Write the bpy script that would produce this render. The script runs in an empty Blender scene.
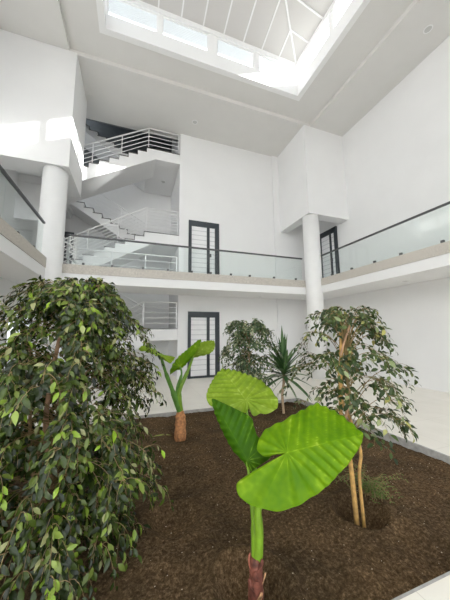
import bpy, bmesh, math, random
from mathutils import Vector, Matrix, noise
C = bpy.context.scene.collection
PI = math.pi
V = Vector

# ------------------------------------------------------------------ camera
CAM = V((0, 0, 1.5))
F = 256.546
def nrm(a): return V(a).normalized()
VX = nrm((950 - 225, 326 - 300, F)); VY = nrm((133 - 225, 334 - 300, F))
VZ = VX.cross(VY)
if VZ.y > 0: VZ = -VZ
RX = V((VX.x, VY.x, VZ.x)); RD = V((VX.y, VY.y, VZ.y)); RF = V((VX.z, VY.z, VZ.z))
def ray(u, v): return RX * (u - 225) + RD * (v - 300) + RF * F
def onY(u, v, y):
    r = ray(u, v); return CAM + r * (y / r.y)
def onP(u, v, p, n):
    r = ray(u, v); n = V(n); return CAM + r * ((V(p) - CAM).dot(n) / r.dot(n))
cd = bpy.data.cameras.new('camera'); cam = bpy.data.objects.new('camera', cd); C.objects.link(cam)
m = Matrix((RX, -RD, -RF)).transposed().to_4x4(); m.translation = CAM
cam.matrix_world = m
cd.sensor_fit = 'VERTICAL'; cd.sensor_height = 24; cd.lens = F / 600 * 24; cd.clip_start = .05
bpy.context.scene.camera = cam

# ------------------------------------------------------------------ materials
def newmat(name):
    mt = bpy.data.materials.new(name); mt.use_nodes = True
    nt = mt.node_tree; nt.nodes.clear()
    out = nt.nodes.new('ShaderNodeOutputMaterial')
    return mt, nt, out
def L(nt, a, b): nt.links.new(a, b)
def lin(c): return tuple(((x / 255) / 12.92 if x <= 10 else (((x / 255) + .055) / 1.055) ** 2.4) for x in c) + (1,)
def simple(name, col, rough=.6, metal=0, var=.0, scale=3, bump=0, bscale=80, spec=.5, detail=4):
    mt, nt, out = newmat(name)
    b = nt.nodes.new('ShaderNodeBsdfPrincipled'); b.inputs['Roughness'].default_value = rough
    b.inputs['Metallic'].default_value = metal; b.inputs['Specular IOR Level'].default_value = spec
    tc = nt.nodes.new('ShaderNodeTexCoord')
    if var:
        n = nt.nodes.new('ShaderNodeTexNoise'); n.inputs['Scale'].default_value = scale; n.inputs['Detail'].default_value = detail
        L(nt, tc.outputs['Object'], n.inputs['Vector'])
        r = nt.nodes.new('ShaderNodeValToRGB')
        r.color_ramp.elements[0].position = .3; r.color_ramp.elements[1].position = .7
        r.color_ramp.elements[0].color = tuple(max(0, x * (1 - var)) for x in col[:3]) + (1,)
        r.color_ramp.elements[1].color = tuple(min(1, x * (1 + var)) for x in col[:3]) + (1,)
        L(nt, n.outputs['Fac'], r.inputs['Fac']); L(nt, r.outputs['Color'], b.inputs['Base Color'])
    else: b.inputs['Base Color'].default_value = tuple(col[:3]) + (1,)
    if bump:
        n2 = nt.nodes.new('ShaderNodeTexNoise'); n2.inputs['Scale'].default_value = bscale
        L(nt, tc.outputs['Object'], n2.inputs['Vector'])
        bp = nt.nodes.new('ShaderNodeBump'); bp.inputs['Strength'].default_value = bump; bp.inputs['Distance'].default_value = .01
        L(nt, n2.outputs['Fac'], bp.inputs['Height']); L(nt, bp.outputs['Normal'], b.inputs['Normal'])
    L(nt, b.outputs['BSDF'], out.inputs['Surface'])
    return mt
def glass_mat(name, tint, ior=1.45, rough=0.0):
    mt, nt, out = newmat(name)
    tr = nt.nodes.new('ShaderNodeBsdfTransparent'); tr.inputs['Color'].default_value = tint
    gl = nt.nodes.new('ShaderNodeBsdfGlossy'); gl.inputs['Roughness'].default_value = rough
    lw = nt.nodes.new('ShaderNodeLayerWeight'); lw.inputs['Blend'].default_value = .5
    pw = nt.nodes.new('ShaderNodeMath'); pw.operation = 'POWER'; pw.inputs[1].default_value = 5
    fr = nt.nodes.new('ShaderNodeMapRange'); fr.inputs['To Min'].default_value = ((ior - 1) / (ior + 1)) ** 2; fr.inputs['To Max'].default_value = .5
    L(nt, lw.outputs['Facing'], pw.inputs[0]); L(nt, pw.outputs[0], fr.inputs['Value'])
    mx = nt.nodes.new('ShaderNodeMixShader')
    L(nt, fr.outputs['Result'], mx.inputs['Fac']); L(nt, tr.outputs['BSDF'], mx.inputs[1]); L(nt, gl.outputs['BSDF'], mx.inputs[2])
    L(nt, mx.outputs['Shader'], out.inputs['Surface'])
    return mt
def leaf_mat(name, ramp, rough=.4, transl=.35, tcol=(.35, .6, .06), attr='tone', spec=.5):
    mt, nt, out = newmat(name)
    at = nt.nodes.new('ShaderNodeAttribute'); at.attribute_name = attr
    r = nt.nodes.new('ShaderNodeValToRGB')
    els = r.color_ramp.elements
    els[0].position, els[0].color = ramp[0][0], tuple(ramp[0][1]) + (1,)
    els[1].position, els[1].color = ramp[-1][0], tuple(ramp[-1][1]) + (1,)
    for p, c in ramp[1:-1]:
        e = els.new(p); e.color = tuple(c) + (1,)
    L(nt, at.outputs['Fac'], r.inputs['Fac'])
    b = nt.nodes.new('ShaderNodeBsdfPrincipled'); b.inputs['Roughness'].default_value = rough
    b.inputs['Specular IOR Level'].default_value = spec
    L(nt, r.outputs['Color'], b.inputs['Base Color'])
    t = nt.nodes.new('ShaderNodeBsdfTranslucent')
    mc = nt.nodes.new('ShaderNodeMix'); mc.data_type = 'RGBA'; mc.blend_type = 'MULTIPLY'; mc.inputs[0].default_value = 0
    mc2 = nt.nodes.new('ShaderNodeMix'); mc2.data_type = 'RGBA'; mc2.inputs[0].default_value = .5
    mc2.inputs[7].default_value = tuple(tcol) + (1,)
    L(nt, r.outputs['Color'], mc2.inputs[6]); L(nt, mc2.outputs[2], t.inputs['Color'])
    mx = nt.nodes.new('ShaderNodeMixShader'); mx.inputs['Fac'].default_value = transl
    L(nt, b.outputs['BSDF'], mx.inputs[1]); L(nt, t.outputs['BSDF'], mx.inputs[2])
    L(nt, mx.outputs['Shader'], out.inputs['Surface'])
    nt.nodes.remove(mc)
    return mt

M = {}
M['wall'] = simple('white_paint', (.80, .80, .80), .75, var=.012, scale=1.5, bump=.03, bscale=60)
M['ceiling'] = simple('ceiling_paint', (.70, .69, .67), .8, var=.015, scale=2)
M['column'] = simple('column_paint', (.82, .82, .815), .6, var=.02, scale=4, bump=.04, bscale=40)
M['shaft'] = simple('white_gloss_paint', (.84, .84, .84), .5)
M['frame_white'] = simple('white_frame', (.82, .82, .82), .4)
M['curb'] = simple('stone_curb', (.52, .485, .435), .6, var=.22, scale=45, bump=.1, bscale=120)
M['kerb'] = simple('grey_concrete', (.40, .39, .37), .8, var=.2, scale=14, bump=.2)
M['steel'] = simple('brushed_steel', (.72, .72, .72), .35, metal=.75)
M['railwhite'] = simple('satin_steel_rail', (.80, .80, .80), .35, metal=.3)
M['darkrail'] = simple('dark_grey_rail', (.085, .088, .09), .4, metal=.3)
M['doorframe'] = simple('anthracite_frame', (.036, .045, .053), .45)
M['doorpanel'] = simple('white_door_panel', (.82, .82, .83), .4, var=.03, scale=6)
M['doorline'] = simple('grey_groove', (.55, .56, .58), .6)
M['darkclad'] = simple('slate_cladding', (.13, .145, .155), .6, var=.12, scale=5)
M['tread'] = simple('grey_granite_tread', (.16, .155, .15), .5, var=.2, scale=60)
M['bark'] = simple('fig_bark', (.34, .22, .12), .8, var=.35, scale=30, bump=.4, bscale=60)
M['barkgold'] = simple('golden_fig_bark', (.52, .31, .10), .75, var=.35, scale=22, bump=.4, bscale=50)
M['barkpink'] = simple('pinkish_fig_bark', (.50, .31, .19), .75, var=.3, scale=22, bump=.4, bscale=50)
M['twig'] = simple('fig_twig', (.27, .19, .08), .8, var=.3, scale=20)
M['cane'] = simple('dracaena_cane', (.42, .30, .19), .8, var=.3, scale=40, bump=.3)
M['petiole'] = simple('green_petiole', (.17, .31, .02), .4, var=.2, scale=14)
M['petioledark'] = simple('deep_green_petiole', (.10, .24, .035), .4, var=.25, scale=12)
M['corm'] = simple('red_brown_stem', (.17, .055, .035), .7, var=.55, scale=28, bump=.6, bscale=50)
M['sheath'] = simple('rusty_sheath', (.36, .12, .075), .7, var=.5, scale=30)
M['sheathpale'] = simple('dry_orange_sheath', (.50, .27, .14), .8, var=.6, scale=40)
M['stump'] = simple('orange_brown_stump', (.48, .22, .09), .8, var=.5, scale=22, bump=.7, bscale=40)
M['glass'] = glass_mat('balustrade_glass', (.955, .98, .972, 1), 1.36)
M['pane'] = glass_mat('window_glass', (.95, .97, .98, 1), 1.4)
M['black'] = simple('dark_hole', (.02, .02, .02), .9)
M['perlite'] = simple('pale_soil_speck', (.60, .52, .40), .9, var=.3, scale=9)
M['lamp'] = simple('downlight_lens', (.55, .55, .54), .3)

# floor: pale polished stone tile, cloudy, faint joints
def floor_mat():
    mt, nt, out = newmat('pale_stone_floor')
    b = nt.nodes.new('ShaderNodeBsdfPrincipled'); b.inputs['Roughness'].default_value = .32
    tc = nt.nodes.new('ShaderNodeTexCoord')
    n = nt.nodes.new('ShaderNodeTexNoise'); n.inputs['Scale'].default_value = 2.2; n.inputs['Detail'].default_value = 7
    n.inputs['Distortion'].default_value = .6
    L(nt, tc.outputs['Object'], n.inputs['Vector'])
    r = nt.nodes.new('ShaderNodeValToRGB')
    r.color_ramp.elements[0].position = .3; r.color_ramp.elements[1].position = .72
    r.color_ramp.elements[0].color = (.82, .785, .705, 1); r.color_ramp.elements[1].color = (.88, .845, .77, 1)
    L(nt, n.outputs['Fac'], r.inputs['Fac'])
    br = nt.nodes.new('ShaderNodeTexBrick'); br.offset = 0
    br.inputs['Scale'].default_value = 1; br.inputs['Brick Width'].default_value = .8; br.inputs['Row Height'].default_value = .8
    br.inputs['Mortar Size'].default_value = .003; br.inputs['Color1'].default_value = (1, 1, 1, 1); br.inputs['Color2'].default_value = (.97, .97, .97, 1)
    br.inputs['Mortar'].default_value = (.8, .79, .77, 1)
    L(nt, tc.outputs['Object'], br.inputs['Vector'])
    mx = nt.nodes.new('ShaderNodeMix'); mx.data_type = 'RGBA'; mx.blend_type = 'MULTIPLY'; mx.inputs[0].default_value = 1
    L(nt, r.outputs['Color'], mx.inputs[6]); L(nt, br.outputs['Color'], mx.inputs[7])
    L(nt, mx.outputs[2], b.inputs['Base Color'])
    L(nt, b.outputs['BSDF'], out.inputs['Surface'])
    return mt
M['floor'] = floor_mat()

def soil_mat():
    mt, nt, out = newmat('potting_soil')
    b = nt.nodes.new('ShaderNodeBsdfPrincipled'); b.inputs['Roughness'].default_value = .95; b.inputs['Specular IOR Level'].default_value = .15
    tc = nt.nodes.new('ShaderNodeTexCoord')
    n = nt.nodes.new('ShaderNodeTexNoise'); n.inputs['Scale'].default_value = 42; n.inputs['Detail'].default_value = 10; n.inputs['Roughness'].default_value = .8
    n1 = nt.nodes.new('ShaderNodeTexNoise'); n1.inputs['Scale'].default_value = 2.3; n1.inputs['Detail'].default_value = 4
    for q in (n, n1): L(nt, tc.outputs['Object'], q.inputs['Vector'])
    r = nt.nodes.new('ShaderNodeValToRGB'); e = r.color_ramp.elements
    e[0].position, e[0].color = .36, (.028, .016, .006, 1)
    e[1].position, e[1].color = .68, (.29, .21, .125, 1)
    x = e.new(.52); x.color = (.095, .062, .031, 1)
    L(nt, n.outputs['Fac'], r.inputs['Fac'])
    r1 = nt.nodes.new('ShaderNodeValToRGB'); r1.color_ramp.elements[0].color = (.72, .70, .68, 1); r1.color_ramp.elements[1].color = (1.2, 1.14, 1.08, 1)
    r1.color_ramp.elements[0].position = .35; r1.color_ramp.elements[1].position = .65
    L(nt, n1.outputs['Fac'], r1.inputs['Fac'])
    mx = nt.nodes.new('ShaderNodeMix'); mx.data_type = 'RGBA'; mx.blend_type = 'MULTIPLY'; mx.inputs[0].default_value = 1
    L(nt, r.outputs['Color'], mx.inputs[6]); L(nt, r1.outputs['Color'], mx.inputs[7]); L(nt, mx.outputs[2], b.inputs['Base Color'])
    bp = nt.nodes.new('ShaderNodeBump'); bp.inputs['Strength'].default_value = .9; bp.inputs['Distance'].default_value = .012
    L(nt, n.outputs['Fac'], bp.inputs['Height']); L(nt, bp.outputs['Normal'], b.inputs['Normal'])
    L(nt, b.outputs['BSDF'], out.inputs['Surface'])
    return mt
M['soil'] = soil_mat()

def roof_mat():
    mt, nt, out = newmat('translucent_roof_panel')
    d = nt.nodes.new('ShaderNodeBsdfDiffuse'); d.inputs['Color'].default_value = (.58, .565, .55, 1)
    t = nt.nodes.new('ShaderNodeBsdfTranslucent'); t.inputs['Color'].default_value = (.80, .75, .72, 1)
    mx = nt.nodes.new('ShaderNodeMixShader'); mx.inputs['Fac'].default_value = .05
    L(nt, d.outputs['BSDF'], mx.inputs[1]); L(nt, t.outputs['BSDF'], mx.inputs[2]); L(nt, mx.outputs['Shader'], out.inputs['Surface'])
    return mt
M['roof'] = roof_mat()

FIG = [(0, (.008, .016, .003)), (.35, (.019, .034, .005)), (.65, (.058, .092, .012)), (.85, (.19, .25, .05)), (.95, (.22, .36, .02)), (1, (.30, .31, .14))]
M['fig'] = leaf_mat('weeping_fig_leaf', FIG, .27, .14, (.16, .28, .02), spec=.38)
FIG2 = [(0, (.011, .024, .006)), (.4, (.030, .056, .012)), (.72, (.078, .115, .026)), (.9, (.27, .32, .16)), (1, (.38, .36, .10))]
M['fig2'] = leaf_mat('variegated_fig_leaf', FIG2, .40, .16, (.18, .30, .04), spec=.35)
FIG3 = [(0, (.015, .038, .016)), (.4, (.04, .085, .03)), (.7, (.11, .16, .07)), (1, (.45, .46, .28))]
M['fig3'] = leaf_mat('far_fig_leaf', FIG3, .4, .25, (.25, .40, .08))
M['dracaena'] = leaf_mat('dracaena_blade', [(0, (.012, .045, .015)), (.6, (.035, .10, .03)), (1, (.14, .23, .09))], .38, .2, (.2, .4, .06))
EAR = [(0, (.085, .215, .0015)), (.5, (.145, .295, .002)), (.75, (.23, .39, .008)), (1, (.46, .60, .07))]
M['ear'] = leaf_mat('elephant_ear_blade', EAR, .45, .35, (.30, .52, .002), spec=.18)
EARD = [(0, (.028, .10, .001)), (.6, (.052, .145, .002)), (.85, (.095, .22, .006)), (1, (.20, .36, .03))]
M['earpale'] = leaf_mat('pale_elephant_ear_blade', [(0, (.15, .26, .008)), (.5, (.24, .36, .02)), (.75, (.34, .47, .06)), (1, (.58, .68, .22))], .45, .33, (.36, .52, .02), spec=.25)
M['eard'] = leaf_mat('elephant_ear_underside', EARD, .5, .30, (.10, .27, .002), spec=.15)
M['fern'] = leaf_mat('feathery_sprig', [(0, (.05, .10, .02)), (1, (.17, .25, .05))], .6, .3, (.25, .4, .05))
M['oldleaf'] = leaf_mat('fallen_leaf_blade', [(0, (.28, .36, .06)), (1, (.42, .40, .2))], .6, .3, (.4, .45, .1))

# ------------------------------------------------------------------ mesh helpers
class MB:
    def __init__(s): s.v = []; s.f = []; s.t = []; s.smooth = False
    def box(s, a, b):
        n = len(s.v); (x0, y0, z0), (x1, y1, z1) = a, b
        x0, x1 = min(x0, x1), max(x0, x1); y0, y1 = min(y0, y1), max(y0, y1); z0, z1 = min(z0, z1), max(z0, z1)
        s.v += [(x0,y0,z0),(x1,y0,z0),(x1,y1,z0),(x0,y1,z0),(x0,y0,z1),(x1,y0,z1),(x1,y1,z1),(x0,y1,z1)]
        s.f += [tuple(n + i for i in q) for q in ((0,3,2,1),(4,5,6,7),(0,1,5,4),(1,2,6,5),(2,3,7,6),(3,0,4,7))]
        return s
    def tube(s, pts, rad, k=8, cap=True, tone=None):
        pts = [V(p) for p in pts]
        if not hasattr(rad, '__len__'): rad = [rad] * len(pts)
        n0 = len(s.v); ref = None
        for i, p in enumerate(pts):
            d = (pts[min(i + 1, len(pts) - 1)] - pts[max(i - 1, 0)]).normalized()
            if ref is None: ref = d.orthogonal().normalized()
            ref = (ref - d * ref.dot(d)).normalized(); bi = d.cross(ref)
            for j in range(k):
                a = 2 * PI * j / k
                s.v.append(tuple(p + (ref * math.cos(a) + bi * math.sin(a)) * rad[i]))
        for i in range(len(pts) - 1):
            for j in range(k):
                a = n0 + i * k + j; b = n0 + i * k + (j + 1) % k
                s.f.append((a, b, b + k, a + k))
        if cap:
            s.f.append(tuple(n0 + j for j in reversed(range(k)))); s.f.append(tuple(n0 + (len(pts) - 1) * k + j for j in range(k)))
        if tone is not None: s.t += [tone] * (len(pts) * k)
        return s
    def lathe(s, c, prof, k=32):
        n0 = len(s.v)
        for r, z in prof:
            for j in range(k):
                a = 2 * PI * j / k; s.v.append((c[0] + r * math.cos(a), c[1] + r * math.sin(a), c[2] + z))
        for i in range(len(prof) - 1):
            for j in range(k):
                a = n0 + i * k + j; b = n0 + i * k + (j + 1) % k
                s.f.append((a, b, b + k, a + k))
        s.f.append(tuple(n0 + j for j in reversed(range(k)))); s.f.append(tuple(n0 + (len(prof) - 1) * k + j for j in range(k)))
        return s
    def prism(s, poly, y0, y1):      # polygon in xz extruded along y
        n = len(s.v); k = len(poly)
        s.v += [(x, y0, z) for x, z in poly] + [(x, y1, z) for x, z in poly]
        s.f.append(tuple(n + i for i in range(k))); s.f.append(tuple(n + k + i for i in reversed(range(k))))
        for i in range(k):
            j = (i + 1) % k; s.f.append((n + i, n + k + i, n + k + j, n + j))
        return s
    def leaf(s, p, d, up, ln, w, tone, bend=.25, fold=.18):
        p = V(p); d = V(d).normalized(); up = V(up); sd = d.cross(up)
        if sd.length < 1e-3: sd = d.orthogonal()
        sd.normalize(); up = sd.cross(d).normalized()
        st = ((.0, 0), (.22, .72), (.48, 1.0), (.76, .62), (1, 0))
        n = len(s.v); idx = []
        for t, q in st:
            c = p + d * (ln * t * (1 - .12 * t)) - up * (bend * ln * t * t)
            if q == 0: s.v.append(tuple(c)); idx.append((len(s.v) - 1,))
            else:
                for k, sg in ((0, -1), (1, 0), (2, 1)):
                    s.v.append(tuple(c + sd * (sg * w * .5 * q) + up * (fold * w * q * abs(sg))))
                idx.append((len(s.v) - 3, len(s.v) - 2, len(s.v) - 1))
        a, b = idx[0][0], idx[1]; s.f += [(a, b[1], b[0]), (a, b[2], b[1])]
        for i in (1, 2):
            a, b = idx[i], idx[i + 1]; s.f += [(a[0], a[1], b[1], b[0]), (a[1], a[2], b[2], b[1])]
        a, b = idx[3], idx[4][0]; s.f += [(a[0], a[1], b), (a[1], a[2], b)]
        s.t += [tone] * (len(s.v) - n)
        return s
    def build(s, name, mt, parent=None, smooth=False, bevel=0, loc=None):
        me = bpy.data.meshes.new(name)
        o_ = V(loc) if loc is not None else V((0, 0, 0))
        me.from_pydata([tuple(V(q) - o_) for q in s.v], [], s.f); me.update()
        if s.t and len(s.t) == len(s.v):
            at = me.attributes.new('tone', 'FLOAT', 'POINT'); at.data.foreach_set('value', s.t)
        bm = bmesh.new(); bm.from_mesh(me)
        if not s.t: bmesh.ops.recalc_face_normals(bm, faces=bm.faces)
        bm.to_mesh(me); bm.free()
        if smooth: me.polygons.foreach_set('use_smooth', [True] * len(me.polygons))
        me.materials.append(M[mt] if isinstance(mt, str) else mt)
        o = bpy.data.objects.new(name, me); C.objects.link(o)
        if loc is not None: o.location = o_
        if parent:
            o.parent = parent
            q_ = parent
            while q_: o.location = o.location - q_.location; q_ = q_.parent
        if bevel:
            bv = o.modifiers.new('bevel', 'BEVEL'); bv.width = bevel; bv.segments = 2; bv.limit_method = 'ANGLE'
        return o
def thing(name, label, cat, loc=(0, 0, 0), group=None):
    o = bpy.data.objects.new(name, None); C.objects.link(o); o.location = loc; o.empty_display_size = .1
    o['label'] = label; o['category'] = cat
    if group: o['group'] = group
    return o
def tag(o, label, cat, group=None, kind=None):
    o['label'] = label; o['category'] = cat
    if group: o['group'] = group
    if kind: o['kind'] = kind
    return o
def struct(o, label, cat):
    o['kind'] = 'structure'; o['label'] = label; o['category'] = cat
    return o
def sempty(name, label, cat, loc=(0, 0, 0)):
    o = thing(name, label, cat, loc); o['kind'] = 'structure'; return o
def B(*boxes):
    m_ = MB()
    for a, b in boxes: m_.box(a, b)
    return m_
def bez(p0, p1, p2, p3, n=12):
    p0, p1, p2, p3 = map(V, (p0, p1, p2, p3)); r = []
    for i in range(n + 1):
        t = i / n; r.append(p0 * (1 - t) ** 3 + p1 * (3 * t * (1 - t) ** 2) + p2 * (3 * t * t * (1 - t)) + p3 * t ** 3)
    return r
def spline(pts, n=6):
    pts = [V(p) for p in pts]; r = []
    for i in range(len(pts) - 1):
        p0 = pts[max(i - 1, 0)]; p1 = pts[i]; p2 = pts[i + 1]; p3 = pts[min(i + 2, len(pts) - 1)]
        for k in range(n):
            t = k / n
            r.append(.5 * ((2 * p1) + (p2 - p0) * t + (2 * p0 - 5 * p1 + 4 * p2 - p3) * t * t + (3 * p1 - p0 - 3 * p2 + p3) * t ** 3))
    r.append(pts[-1]); return r

# ------------------------------------------------------------------ the shell
D = 8.76; XR = 7.3; XL = -3.4; YF = -2.6; YS = 11.2; XS = 1.42
ZC = 8.92; ZI = 9.05
BX0, BX1, BY0, BY1 = -2.3, 3.66, 1.23, 5.25     # planting bed
floor = B(((XL, YF, -.25), (BX0, D, 0)), ((BX1, YF, -.25), (XR, D, 0)), ((BX0, YF, -.25), (BX1, BY0, 0)), ((BX0, BY1, -.25), (BX1, D, 0)), ((XL, D, -.25), (XS, YS, 0)))
struct(floor.build('floor', 'floor'), 'pale polished stone floor around the planting bed', 'floor')
# kerb lining the bed
struct(B(((BX1 - .025, BY0, -.3), (BX1 + .001, BY1, -.004)), ((BX0, BY1 - .025, -.3), (BX1, BY1 + .001, -.004)), ((BX0, BY0, -.3), (BX1, BY0 + .02, -.004))).build('trim_1', 'kerb'), 'grey concrete edging along the inside of the planting bed', 'edging')
# walls
struct(B(((XS, D, 0), (XR + .2, D + .2, 9.3)), ((-3.4, D, 4.9), (-2.48, D + .1, 6.04))).build('wall_back', 'wall'), 'tall white back wall with two grey doors', 'wall')
struct(B(((5.28, D - .045, 0), (5.94, D + .01, ZC))).build('trim_2', 'wall'), 'shallow white pilaster on the back wall', 'pilaster')
struct(B(((XR, -8, 0), (XR + .2, D, 9.3))).build('wall_right', 'wall'), 'tall white right-hand wall', 'wall')  # runs on unseen past the room's front, added to block the sun
struct(B(((XL - .2, YF, 0), (XL, 9.1, 9.9)), ((XL - .2, 10.95, 0), (XL, YS, 9.9)), ((XL - .2, 9.1, 0), (XL, 10.95, .3)), ((XL - .2, 9.1, 2.9), (XL, 10.95, 6.75)), ((XL - .2, 9.1, 8.9), (XL, 10.95, 9.9)), ((XL, YF, 2.25), (-2.87, D - .02, 2.81))).build('wall_left', 'wall'), 'white left-hand wall with a dropped beam under the gallery', 'wall')
struct(B(((XS, D + .2, 0), (XS + .2, YS, 11.4)), ((XL - .2, YS, 0), (XS + .2, YS + .2, 8.0))).build('wall_stairwell', 'wall'), 'white walls enclosing the stairwell', 'wall')
struct(B(((XL - .2, YS - .01, 8.0), (XS, YS + .2, 11.4)), ((XL, 9.12, 8.95), (XS + .1, 9.22, 11.4)), ((XL - .2, 9.12, 9.9), (XL, YS, 11.4))).build('wall_stairhead', 'darkclad'), 'dark grey cladding at the head of the stairs', 'wall')
sf = B(((XL - .2, 9.12, 11.4), (XS + .2, 9.3, 11.5)), ((XL - .2, YS, 11.4), (XS + .2, YS + .2, 11.5)), ((XL - .2, 9.3, 11.4), (XL, YS, 11.5)), ((XS, 9.3, 11.4), (XS + .2, YS, 11.5)), ((-2.0, 9.3, 11.4), (XS, YS, 11.5))).build('window_30', 'frame_white')  # unseen opening in the roof, added to brighten the stairwell
struct(sf, 'unseen rooflight added to brighten the head of the stairs', 'rooflight')
B(((XL, 9.3, 11.44), (-2.0, YS, 11.446))).build('pane', 'pane', sf)
struct(B(((XL, YF - .2, 2.81), (4.6, YF, 3.3)), ((4.6, YF - .2, -.25), (XR, YF, 3.3)), ((3.2, YF - .2, 3.3), (XR, YF, 9.3))).build('wall_front', 'wall'), 'unseen white wall behind the viewer, openings shaped for the light', 'wall')  # out of view; solid and open parts shaped to steer the daylight
# ceilings: raised centre field, lower border, skylight hole
SX0, SX1, SY0, SY1 = -.9, 4.73, .37, 6.11
IX0, IX1, IY1 = -1.83, 5.83, 6.92
ce = B(((IX0, YF, ZI), (SX0 - .1, IY1, 9.3)), ((SX1 + .1, YF, ZI), (IX1, IY1, 9.3)), ((SX0 - .1, YF, ZI), (SX1 + .1, SY0 - .1, 9.3)), ((SX0 - .1, SY1 + .1, ZI), (SX1 + .1, IY1, 9.3)),
       ((XL - .2, YF, ZC), (IX0, D, 9.3)), ((IX1, YF, ZC), (XR + .2, D, 9.3)), ((IX0, IY1, ZC), (IX1, D, 9.3)), ((XL, D, ZC), (XS + .1, 9.12, 9.3)))
struct(ce.build('ceiling', 'ceiling'), 'grey-white ceiling with a stepped border around the skylight', 'ceiling')
# corner boxes (dropped beams over the columns)
struct(B(((5.55, 6.90, 5.58), (XR, 7.30, ZC)), ((5.55, 7.30, 5.58), (5.90, D, ZC)), ((5.90, 7.30, 6.2), (XR, D, 6.5))).build('trim_3', 'wall'), 'white boxed volume above the right column', 'boxed beam')
struct(B(((XL, 6.87, 5.65), (-1.65, 7.48, ZC)), ((-2.15, 7.48, 5.65), (-1.65, 8.46, ZC)), ((XL, 7.48, 6.3), (-2.15, D, 6.6))).build('trim_4', 'wall'), 'white boxed volume above the left column', 'boxed beam')
# galleries
gal = B(((XL, 7.40, 2.81), (XR, D, 3.24)), ((5.95, YF, 2.81), (XR, 7.40, 3.24)), ((XL, YF, 2.81), (-1.99, 7.40, 3.24)))
struct(gal.build('floor_gallery', 'wall'), 'white first-floor gallery slab on three sides', 'gallery')
struct(B(((-1.85, 7.385, 3.06), (5.80, 7.53, 3.30))).build('trim_5', 'curb'), 'beige stone curb along the back gallery edge', 'curb')
struct(B(((5.935, YF, 3.06), (6.08, 6.98, 3.30))).build('trim_6', 'curb'), 'beige stone curb along the right gallery edge', 'curb')
struct(B(((-2.12, YF, 3.06), (-1.975, 6.98, 3.30))).build('trim_7', 'curb'), 'beige stone curb along the left gallery edge', 'curb')
# columns
def column(c, h, lab):
    o = MB().lathe((c[0], c[1], 0), [(.28, 0), (.28, h)], 40).build('column', 'column', smooth=False)
    for p in o.data.polygons:
        if len(p.vertices) == 4: p.use_smooth = True
    struct(o, lab, 'column')
column((-2.0, 7.2), 5.65, 'round white column at the end of the left gallery')
column((5.85, 7.2), 5.58, 'round white column at the corner of back and right galleries')

# ------------------------------------------------------------------ skylight
WZ0, WZ1, EV = 9.47, 10.10, 10.27
sh = MB()
ZH = ZI - .012
sh.box((SX0 - .15, SY1, ZH), (SX1 + .15, SY1 + .15, WZ0)).box((SX0 - .15, SY0 - .15, ZH), (SX1 + .15, SY0, WZ0))
sh.box((SX0 - .15, SY0, ZH), (SX0, SY1, WZ0)).box((SX1, SY0, ZH), (SX1 + .15, SY1, WZ0))
for a in ((SX0 - .15, SY1), (SX0 - .15, SY0 - .15)):
    sh.box((a[0], a[1], WZ1), (SX1 + .15, a[1] + .15, EV))
sh.box((SX0 - .15, SY0, WZ1), (SX0, SY1, EV)).box((SX1, SY0, WZ1), (SX1 + .15, SY1, EV))
# corner posts and piers
for x in (SX0 - .15, SX1):
    for y in (SY0 - .15, SY1): sh.box((x, y, WZ0), (x + .15, y + .15, WZ1))
xs_back = [(-.9, .35), (.46, 1.77), (2.01, 3.22), (3.36, 4.68)]
ys_side = [(.42, 2.11), (2.17, 3.31), (3.37, 4.53), (4.66, 6.06)]
for y0 in (SY1, SY0 - .15):
    for (a, b), (c, d) in zip(xs_back, xs_back[1:]): sh.box((b, y0 + .02, WZ0), (c, y0 + .12, WZ1))
for x0 in (SX0 - .15, SX1):
    for (a, b), (c, d) in zip(ys_side, ys_side[1:]): sh.box((x0 + .02, b, WZ0), (x0 + .12, c, WZ1))
struct(sh.build('trim_8', 'shaft'), 'white skylight shaft with piers and eaves', 'skylight shaft')
wn = 0
def window(axis, a, b, off, lab, slats=False):
    global wn
    wn += 1
    f = MB(); g = MB(); sl = MB(); t = .035
    def bx(mb, u0, u1, w0, w1, z0, z1):
        if axis == 'x': mb.box((u0, off + w0, z0), (u1, off + w1, z1))
        else: mb.box((off + w0, u0, z0), (off + w1, u1, z1))
    bx(f, a, b, .045, .10, WZ0, WZ0 + t); bx(f, a, b, .045, .10, WZ1 - t, WZ1)
    bx(f, a, a + t, .045, .10, WZ0 + t, WZ1 - t); bx(f, b - t, b, .045, .10, WZ0 + t, WZ1 - t)
    bx(g, a + t, b - t, .07, .076, WZ0 + t, WZ1 - t)
    fo = f.build('window_%d' % wn, 'frame_white'); struct(fo, lab, 'window')
    g.build('pane', 'pane', fo)
    if slats:
        for k in range(7):
            z = WZ1 - t - .035 - k * .055
            q = MB(); bx(q, a + t, b - t, .084, .12, z - .008, z + .008); q.build('slat', 'frame_white', fo)
for i, (a, b) in enumerate(xs_back):
    window('x', a, b, SY1, ['leftmost', 'second', 'third', 'rightmost'][i] + ' slatted skylight window in the row facing the viewer', True)
for i, (a, b) in enumerate(ys_side):
    window('y', a, b, SX1, ['right skylight window nearest the viewer', 'right skylight window, second from the viewer', 'right skylight window, second from the back corner', 'right skylight window next to the back corner'][i])
for i, (a, b) in enumerate(ys_side):
    window('y', a, b, SX0 - .15, ['left skylight window nearest the viewer', 'left skylight window, second from the viewer', 'left skylight window, second from the back corner', 'left skylight window next to the back corner'][i])
for i, (a, b) in enumerate(xs_back):
    window('x', a, b, SY0 - .15, 'skylight window over the viewer, number %s from the left' % ['one', 'two', 'three', 'four'][i])
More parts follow.
